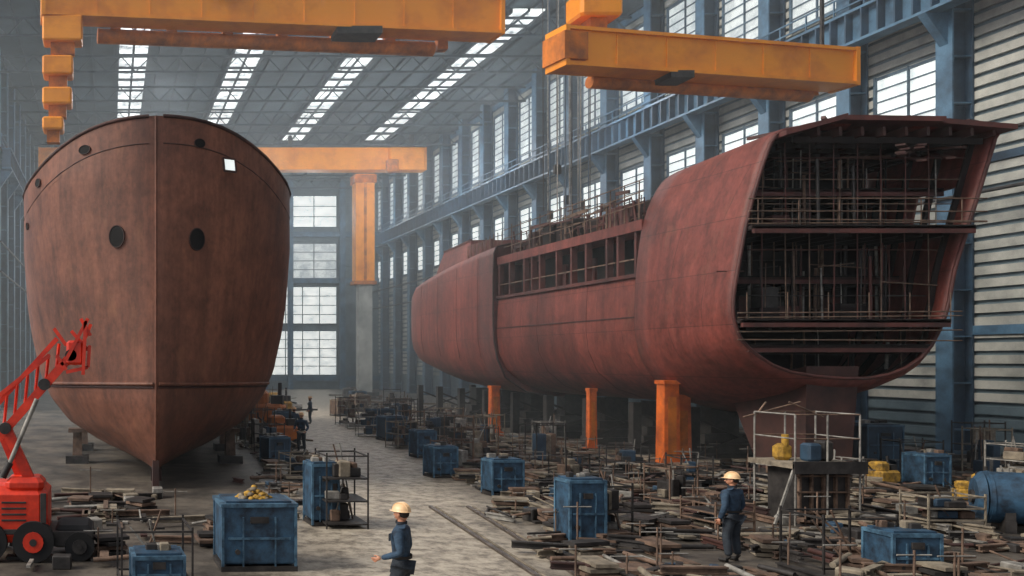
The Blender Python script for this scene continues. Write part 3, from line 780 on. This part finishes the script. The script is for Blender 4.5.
b = MB(); x0, x1, y0, y1 = 16.9, 18.5, 22.2, 23.6; zt = 1.5
for x in (x0, x0+.8, x1):
    for y in (y0, y1): b.cyl((x, y, 0), (x, y, zt+1.25), .025, M_grey, 6)
for z in (zt+.65, zt+1.25):
    b.cyl((x0, y0, z), (x1, y0, z), .02, M_rust, 6); b.cyl((x0, y1, z), (x1, y1, z), .02, M_rust, 6); b.cyl((x0, y0, z), (x0, y1, z), .02, M_grey, 6); b.cyl((x1, y0, z), (x1, y1, z), .02, M_grey, 6)
b.bb(x0-.1, x1+.1, y0-.1, y1+.1, zt-.08, zt+.04, M_tan); b.bb(x0-.1, x1+.1, y0-.12, y0-.05, zt-.2, zt+.1, M_dgrey)
b.bb(x0+.2, x1-.2, y0+.2, y1-.2, 0, zt-.15, M_dgrey)
for i in range(5): b.bb(x0+.2+i*.3, x0+.25+i*.3, y0+.12, y0+.2, 0, zt-.1, M_rust)
for z in (.3, .8, 1.2): b.bb(x0+.1, x1-.1, y0+.1, y0+.16, z, z+.04, M_rust)
b.beam((x0-.5, y0, .05), (x0, y0, zt), .05, .05, M_grey)
b.rbox((x0-.05+.4, y0+.9, zt+.25), (.36, .35, .42), M_ylw, .08); b.cyl((x0+.35, y0+.8, zt+.4), (x0+.35, y0+.8, zt+.7), .08, M_ylw)
b.rbox((x0+.85, y0+.6, zt+.27), (.35, .35, .45), M_blued, .05); b.rbox((x0+1.25, y0+.7, zt+.3), (.3, .35, .5), M_dgrey, .05)
for (ax, bx) in ((x0-.3, x0+1.2), (x1+.2, x0+.9), (x0, x0+.3)): b.cyl((ax, y1, zt+1.1), (bx, y1, zt+1.5), .025, M_rust, 5)
b.build('access_platform')

# ------------------------------------------------------------------ scrap scatter
random.seed(5)
def aisle(x, y): 
    c = 2.6+.205*y; return abs(x-c) < 2.5
def scatter(name, x0, x1, y0, y1, n, big=1.0):
    b = MB(); cnt = 0
    while cnt < n:
        x = random.uniform(x0, x1); y = random.uniform(y0, y1); cnt += 1
        if aisle(x, y): continue
        if math.sin(x*1.1+.6*math.sin(y*.7))*math.sin(y*.9+1) < -.4: continue
        k = random.random(); rz = Matrix.Rotation(random.choice((random.uniform(-.35, .35), random.uniform(0, 3.14), 1.57)), 3, 'Z'); mt = random.choice((M_rust, M_dgrey, M_dgrey, M_tan, M_dgrey, M_rust, M_hullRk, M_tan, M_grey))
        z = random.choice((0, 0, .08, .16))
        if k < .3: b.box((x, y, .03+z), (random.uniform(.4, 1.2)*big, random.uniform(.12, .45)*big, .05), mt, rz)
        elif k < .52:
            d = rz @ Vector((random.uniform(.3, 1.1)*big, 0, 0)); b.ibeam(Vector((x, y, .1+z))-d, Vector((x, y, .1+z))+d, .12, .14, mt, .03)
        elif k < .7:
            d = rz @ Vector((random.uniform(.3, 1.1)*big, 0, 0)); b.cyl(Vector((x, y, .07+z))-d, Vector((x, y, .07+z+random.uniform(0, .12)))+d, random.uniform(.02, .06), mt, 8)
        elif k < .80:
            for q in range(random.randint(2, 4)): b.box((x, y, .05+q*.1), (random.uniform(.4, .9), random.uniform(.3, .7), .07), random.choice((M_tan, M_rust, M_dgrey)), Matrix.Rotation(random.uniform(-.2, .2), 3, 'Z') @ rz)
        elif k < .92:
            s = random.uniform(.1, .32); b.rbox((x, y, s/2), (s*1.4, s, s), random.choice((M_dgrey, M_dgrey, M_tan, M_blued, M_rust, M_grey)), .02, rz)
        else:
            h = random.uniform(.4, 1.1); b.cyl((x, y, 0), (x, y, h), .02, M_rust, 6); b.cyl((x-.3, y, h*.9), (x+.3, y, h*.9), .015, M_grey, 6); b.box((x, y, .03), (.3, .3, .06), M_dgrey)
    b.build(name)
scatter('scrap_steel_pile', 8, 20, 15.5, 25, 640, .7)
scatter('scrap_steel_pile', 12, 21, 25, 35, 640, .85)
scatter('scrap_steel_pile', 19, 34, 19, 35, 860, .85)
scatter('scrap_steel_pile', 14, 22, 36, 60, 560, 1.1)
scatter('scrap_steel_pile', 28, 36, 36, 60, 160, 1.3)
scatter('scrap_steel_pile', 6, 12, 31, 60, 360, .9)
scatter('scrap_steel_pile', 4.2, 7, 22, 31, 100, .7)
scatter('scrap_steel_pile', -6, 2, 22, 27, 150, .8)
scatter('scrap_steel_pile', -3, 3.5, 17.5, 22, 40, .5)
scatter('scrap_steel_pile', 12, 30, 67, 99, 280, 2.0)

# ------------------------------------------------------------------ red boom lift
root = empty('red_boom_lift')
b = MB()
b.rbox((-2.0, 19.0, .95), (1.45, 1.5, 1.15), M_red, .16); b.rbox((-1.75, 18.7, 1.55), (.8, .8, .3), M_red, .1)
b.box((-1.2, 19, .45), (1.7, 1.3, .3), M_dgrey); b.rbox((-.75, 19.0, .5), (.75, 1.1, .4), M_rub, .08)
b.box((-1.35, 18.22, 1.1), (.12, .05, .6), M_dgrey); b.box((-2.0, 18.22, .62), (1.3, .06, .1), M_dgrey)
for i in range(4): b.box((-1.95, 18.235, .85+i*.12), (.5, .03, .04), M_dgrey)
for x, y, r in ((-1.55, 18.3, .42), (-2.5, 18.3, .42), (-.62, 18.45, .3), (-.62, 19.6, .3), (-2.5, 19.7, .42)):
    b.cyl((x, y-.15, r), (x, y+.15, r), r, M_rub, 26); b.cyl((x, y-.18, r), (x, y-.1, r), r*.5, M_red if r > .35 else M_dgrey, 16); b.cyl((x, y-.2, r), (x, y-.1, r), r*.18, M_dgrey, 12)
b.build('chassis', root, bevel=.01)
b = MB()
def arm(p, q, w=.13):
    p = Vector(p); q = Vector(q); b.beam(p, q, w, w*1.2, M_red)
arm((-1.5, 18.6, 1.3), (-2.15, 18.6, 2.7), .18); arm((-1.75, 18.9, 1.3), (-2.35, 18.9, 2.7), .12)
arm((-2.3, 18.6, 2.5), (-.75, 18.6, 4.25), .15); arm((-2.5, 18.75, 3.0), (-1.1, 18.75, 4.55), .08)
arm((-2.5, 18.6, 3.2), (-1.25, 18.6, 4.2), .07)
for i in range(6):
    t = i/6; a = Vector((-2.2, 18.68, 2.75)).lerp(Vector((-.9, 18.68, 4.15)), t); c = Vector((-2.3, 18.72, 3.2)).lerp(Vector((-1.0, 18.72, 4.5)), min(1, t+.12)); b.beam(a, c, .05, .05, M_red)
for p in ((-2.15, 18.6, 2.7), (-1.5, 18.6, 1.35), (-1.35, 18.6, 3.6), (-.8, 18.6, 4.2)): b.cyl((p[0], 18.4, p[2]), (p[0], 18.9, p[2]), .12, M_dgrey, 16)
b.cyl((-2.05, 18.45, 2.0), (-1.5, 18.45, 3.3), .05, M_grey, 10); b.cyl((-2.2, 18.45, 1.7), (-2.05, 18.45, 2.0), .08, M_dgrey, 10)
b.build('boom', root)
b = MB()
b.rbox((-.72, 18.6, 4.25), (.35, .4, .5), M_red, .05)
for (p, q) in (((-.9, 18.4, 4.1), (-.45, 18.4, 4.95)), ((-.75, 18.8, 4.0), (-.4, 18.8, 4.85)), ((-.9, 18.5, 4.4), (-1.15, 18.5, 4.75)), ((-.55, 18.4, 3.8), (-.5, 18.4, 4.9)), ((-.8, 18.6, 4.7), (-.45, 18.6, 4.3)), ((-.9, 18.5, 3.85), (-.45, 18.5, 3.95)), ((-.45, 18.5, 3.95), (-.42, 18.5, 4.4)),
               ((-1.0, 18.5, 4.0), (-.5, 18.5, 4.5)), ((-.6, 18.5, 4.95), (-.4, 18.5, 4.6)), ((-1.1, 18.5, 4.2), (-.9, 18.5, 3.9))):
    b.beam(p, q, .07, .07, M_red)
b.build('work_head', root)

# ------------------------------------------------------------------ WORKERS
def skin(name, V, E, mt, parent, sub=2):
    me = bpy.data.meshes.new(name); me.from_pydata([v[0] for v in V], E, []); me.update()
    o = bpy.data.objects.new(name, me); COL.objects.link(o); o.parent = parent
    m = o.modifiers.new('skin', 'SKIN'); m.use_smooth_shade = True
    if len(me.skin_vertices) == 0:
        bpy.context.view_layer.objects.active = o
        bpy.ops.mesh.customdata_skin_add()
    sv = me.skin_vertices[0].data
    for i, v in enumerate(V):
        r = v[1]; sv[i].radius = (r, r) if not isinstance(r, tuple) else r
    sv[0].use_root = True
    s = o.modifiers.new('sub', 'SUBSURF'); s.levels = sub; s.render_levels = sub
    me.materials.append(mt); return o

def hand(parent, w, dirv, thumb, name):
    w = Vector(w); d = Vector(dirv).normalized(); th = Vector(thumb); th = (th-d*th.dot(d)).normalized(); nrm = d.cross(th).normalized()
    V = [(w, .022), (w+d*.035, .024)]; E = [(0, 1)]
    for k, (o, L) in enumerate(((.03, .075), (.011, .085), (-.009, .078), (-.028, .06))):
        kn = w+d*.09+th*o; i0 = len(V)
        V.append((kn, .0115)); E.append((1, i0))
        a = .35+.08*k; p = kn
        for s_, seg in enumerate((.45, .32, .23)):
            dirn = d*math.cos(a)+nrm*math.sin(a); p = p+dirn*L*seg; V.append((p, .0095-.0008*s_)); E.append((len(V)-2, len(V)-1)); a += .45
    i0 = len(V); p = w+d*.035+th*.034; V.append((p, .012)); E.append((1, i0))
    p = p+(d*.7+th*.5+nrm*.2).normalized()*.034; V.append((p, .0105)); E.append((i0, i0+1))
    p = p+(d*.9+th*.15+nrm*.35).normalized()*.028; V.append((p, .009)); E.append((i0+1, i0+2))
    skin(name, V, E, M_skin, parent, 1)

def make_worker(name, loc, rz, armL, armR, legs, headrot=0, scale=1.0, bulk=1.1):
    root = empty(name, loc, rz); root.scale = (scale*bulk, scale*bulk, scale)
    V = [((0, 0, .93), (.165, .12)), ((0, 0, 1.05), (.16, .12)), ((0, .01, 1.2), (.18, .13)), ((0, 0, 1.34), (.17, .11)), ((0, 0, 1.43), (.09, .075)), ((0, .005, 1.485), (.062, .062))]
    E = [(0, 1), (1, 2), (2, 3), (3, 4), (4, 5)]
    for sx, (el, wr) in ((-1, armL), (1, armR)):
        i = len(V); sh = Vector((sx*.195, 0, 1.37)); el = Vector(el); wr = Vector(wr)
        V += [(sh, .075), (sh.lerp(el, .5), .064), (el, .054), (el.lerp(wr, .5), .05), (wr, .038)]
        E += [(3, i), (i, i+1), (i+1, i+2), (i+2, i+3), (i+3, i+4)]
    skin('jacket', V, E, M_navy, root)
    V = [((0, 0, .93), (.155, .12))]; E = []
    for sx, (kn, an) in ((-1, legs[0]), (1, legs[1])):
        i = len(V); hp = Vector((sx*.09, 0, .84)); kn = Vector(kn); an = Vector(an)
        V += [(hp, .10), (hp.lerp(kn, .5), .092), (kn, .075), (kn.lerp(an, .4), .072), (an+Vector((0, 0, .03)), .062)]
        E += [(0, i), (i, i+1), (i+1, i+2), (i+2, i+3), (i+3, i+4)]
    skin('trousers', V, E, M_navyt, root)
    for nm, (kn, an) in zip(('boot_l', 'boot_r'), legs):
        a = Vector(an); sx = -1 if a.x < 0 else 1
        skin(nm, [((a.x, a.y-.02, .05), (.045, .045)), ((a.x, a.y, a.z+.04), .048), ((a.x+sx*.01, a.y+.08, .045), (.044, .042)), ((a.x+sx*.02, a.y+.17, .036), (.042, .034))], [(0, 1), (0, 2), (2, 3)], M_boot, root, 2)
    b = MB()
    n = 24
    for z, rx, ry, mt, hh in ((.985, .178, .136, M_boot, .045), (1.47, .075, .075, M_navyt, .04)):
        r0 = [(rx*math.cos(2*math.pi*i/n), ry*math.sin(2*math.pi*i/n), z) for i in range(n)]; r1 = [(a[0], a[1], z+hh) for a in r0]
        b.add(r0+r1, [(i, (i+1) % n, n+(i+1) % n, n+i) for i in range(n)], mt, True)
    b.box((0, .138, 1.01), (.05, .02, .05), M_grey)
    b.box((-.09, .125, 1.28), (.09, .02, .1), M_navyt); b.box((.09, .125, 1.28), (.09, .02, .1), M_navyt)
    b.build('belt_and_pockets', root)
    hr = empty('head', (0, 0, 0)); hr.parent = root; hr.rotation_euler = (0, 0, headrot)
    b = MB(); vs = []; fs = []; R = 18; G = 24
    for j in range(R+1):
        ph = math.pi*j/R; z = math.cos(ph)
        for i in range(G):
            a = 2*math.pi*i/G; x = math.sin(ph)*math.cos(a); y = math.sin(ph)*math.sin(a)
            k = 1.0
            if z < 0: k = 1-.28*(-z)**1.4
            X = .076*x*k; Y = .097*y*(1-.15*max(0, -z)); Z = .122*z
            if y > .6 and z < -.2: Y += .012*min(1, (-z-.2)*3)*(1-abs(x))
            if y > .8 and abs(z+.02) < .2: Y -= .008*(1 if abs(abs(x)-.35) < .2 else 0)
            vs.append((X, Y, Z+1.615))
    for j in range(R):
        for i in range(G): fs.append((j*G+i, (j+1)*G+i, (j+1)*G+(i+1) % G, j*G+(i+1) % G))
    b.add(vs, fs, M_skin, True)
    b.add([(-.009, .090, 1.625), (.009, .090, 1.625), (.017, .088, 1.575), (-.017, .088, 1.575), (0, .122, 1.583), (0, .097, 1.628)], [(5, 1, 4), (0, 5, 4), (1, 2, 4), (3, 0, 4), (2, 3, 4), (0, 1, 5)], M_skin)
    for sx in (-1, 1):
        b.blob((sx*.077, -.005, 1.605), (.012, .02, .032), M_skin, 10, 6)
        b.blob((sx*.03, .084, 1.617), (.013, .008, .007), M_grey, 10, 6); b.blob((sx*.03, .090, 1.617), (.006, .004, .006), M_eye, 8, 6)
        b.box((sx*.03, .09, 1.636), (.03, .008, .006), M_hair)
    b.blob((0, .089, 1.548), (.024, .01, .007), M_lip, 10, 6)
    b.blob((0, -.03, 1.625), (.079, .076, .085), M_hair, 16, 10)
    b.cyl((0, -.005, 1.46), (0, 0, 1.56), .05, M_skin, 14)
    b.build('face', hr)
    b = MB(); vs = []; fs = []; G = 28; R = 8
    for j in range(R+1):
        ph = (math.pi/2)*j/R
        for i in range(G):
            a = 2*math.pi*i/G; vs.append((.105*math.sin(ph)*math.cos(a), .125*math.sin(ph)*math.sin(a), 1.655+.115*math.cos(ph)))
    for i in range(G):
        a = 2*math.pi*i/G; k = 1.08+.28*max(0, math.sin(a))**2; vs.append((.105*math.cos(a)*1.08, .125*math.sin(a)*k, 1.65))
    for j in range(R+1):
        for i in range(G): fs.append((j*G+i, (j+1)*G+i, (j+1)*G+(i+1) % G, j*G+(i+1) % G))
    b.add(vs, fs, M_hat, True)
    b.add([(.105*1.07*math.cos(2*math.pi*i/G), .125*1.08*math.sin(2*math.pi*i/G), 1.648) for i in range(G)], [tuple(range(G))], M_hat)
    for x in (-.03, 0, .03): b.tube([(x, .114*math.cos(t), 1.662+.113*math.sin(t)) for t in [i*math.pi/10 for i in range(11)]], .008, M_hat, 6)
    b.build('hard_hat', hr)
    for nm, sx, (el, wr) in (('hand_l', -1, armL), ('hand_r', 1, armR)):
        d = Vector(wr)-Vector(el); th = Vector((0, 1, 0)) if abs(d.normalized().y) < .8 else Vector((0, 0, 1))
        hand(root, Vector(wr), d, th, nm)
    return root

stdleg = (((-.11, .03, .48), (-.13, -.02, .09)), ((.11, .01, .48), (.12, -.03, .09)))
w1 = make_worker('shipyard_worker', (4.5, 13.9, 0), math.radians(60), ((-.27, -.05, 1.1), (-.25, .2, 1.0)), ((.27, -.04, 1.12), (.24, .06, .88)), (((-.1, .12, .49), (-.11, .12, .09)), ((.1, -.02, .48), (.11, -.2, .1))), math.radians(-20), 1.07)
w2 = make_worker('shipyard_worker', (12.65, 18.3, 0), math.radians(25), ((-.28, -.04, 1.1), (-.27, .05, .86)), ((.27, -.02, 1.1), (.25, .1, .87)), stdleg, math.radians(25), 1.03)
w3 = make_worker('shipyard_worker', (8.55, 40.2, 0), math.radians(150), ((-.28, 0, 1.1), (-.25, .2, .95)), ((.28, 0, 1.1), (.22, .22, 1.0)), stdleg)
w4 = make_worker('shipyard_worker', (9.2, 45, 0), math.radians(20), ((-.28, 0, 1.1), (-.25, .1, .9)), ((.28, 0, 1.1), (.25, .1, .88)), stdleg)
w5 = make_worker('shipyard_worker', (12.9, 58, 0), math.radians(90), ((-.28, 0, 1.1), (-.25, .1, .9)), ((.28, 0, 1.1), (.25, .1, .88)), stdleg)

# ------------------------------------------------------------------ dusty air inside the hall
m = bpy.data.materials.new('dust_haze'); m.use_nodes = True; nt = m.node_tree
nt.nodes.remove(nt.nodes['Principled BSDF'])
vsn = nt.nodes.new('ShaderNodeVolumeScatter'); vsn.inputs['Density'].default_value = .0042; vsn.inputs['Anisotropy'].default_value = .1; vsn.inputs['Color'].default_value = (.76, .83, .86, 1)
nt.links.new(vsn.outputs[0], nt.nodes['Material Output'].inputs['Volume'])
b = MB(); b.bb(LX+.3, WX-2.4, 26, BY-1, .2, CH-.8, m); b.build('dusty_air')

# ------------------------------------------------------------------ LIGHT
w = bpy.data.worlds.new('World'); S.world = w; w.use_nodes = True
wt = w.node_tree; bg = wt.nodes['Background']; bg.inputs[0].default_value = (0.90, 0.93, 1.0, 1)
tc = wt.nodes.new('ShaderNodeTexCoord'); sp = wt.nodes.new('ShaderNodeSeparateXYZ'); wt.links.new(tc.outputs['Generated'], sp.inputs[0])
mr = wt.nodes.new('ShaderNodeMapRange'); mr.inputs['From Min'].default_value = -1; mr.inputs['From Max'].default_value = 1
mr.inputs['To Min'].default_value = 1.05; mr.inputs['To Max'].default_value = .08
wt.links.new(sp.outputs['X'], mr.inputs['Value']); wt.links.new(mr.outputs['Result'], bg.inputs[1])
sun = bpy.data.lights.new('sun', 'SUN'); sun.energy = 3.6; sun.angle = math.radians(25); sun.color = (1.0, .93, .82)
so = bpy.data.objects.new('sun', sun); COL.objects.link(so)
so.rotation_euler = Vector((.9, .14, -.72)).to_track_quat('-Z', 'Y').to_euler()
for x in (4, 15, 26, 33):
    for y in (62, 82, 92, 116):
        l = bpy.data.lights.new('hall_fill_light', 'POINT'); l.energy = 1000; l.shadow_soft_size = 1.0; l.color = (.94, .97, 1)  # added fill light without a fixture, brightens the far walls and ceiling
        o = bpy.data.objects.new('hall_fill_light', l); COL.objects.link(o); o.location = (x, y, CH-7.0)

# ------------------------------------------------------------------ CAMERA
cam = bpy.data.cameras.new('camera'); co = bpy.data.objects.new('camera', cam); COL.objects.link(co)
co.location = (0, 0, 4.1); co.rotation_euler = (math.radians(90), 0, 0)
cam.sensor_width = 36; cam.lens = 900/1024*36; cam.shift_x = 402/1024; cam.shift_y = 72/1024; cam.clip_end = 500
S.camera = co
S.view_settings.view_transform = 'Standard'
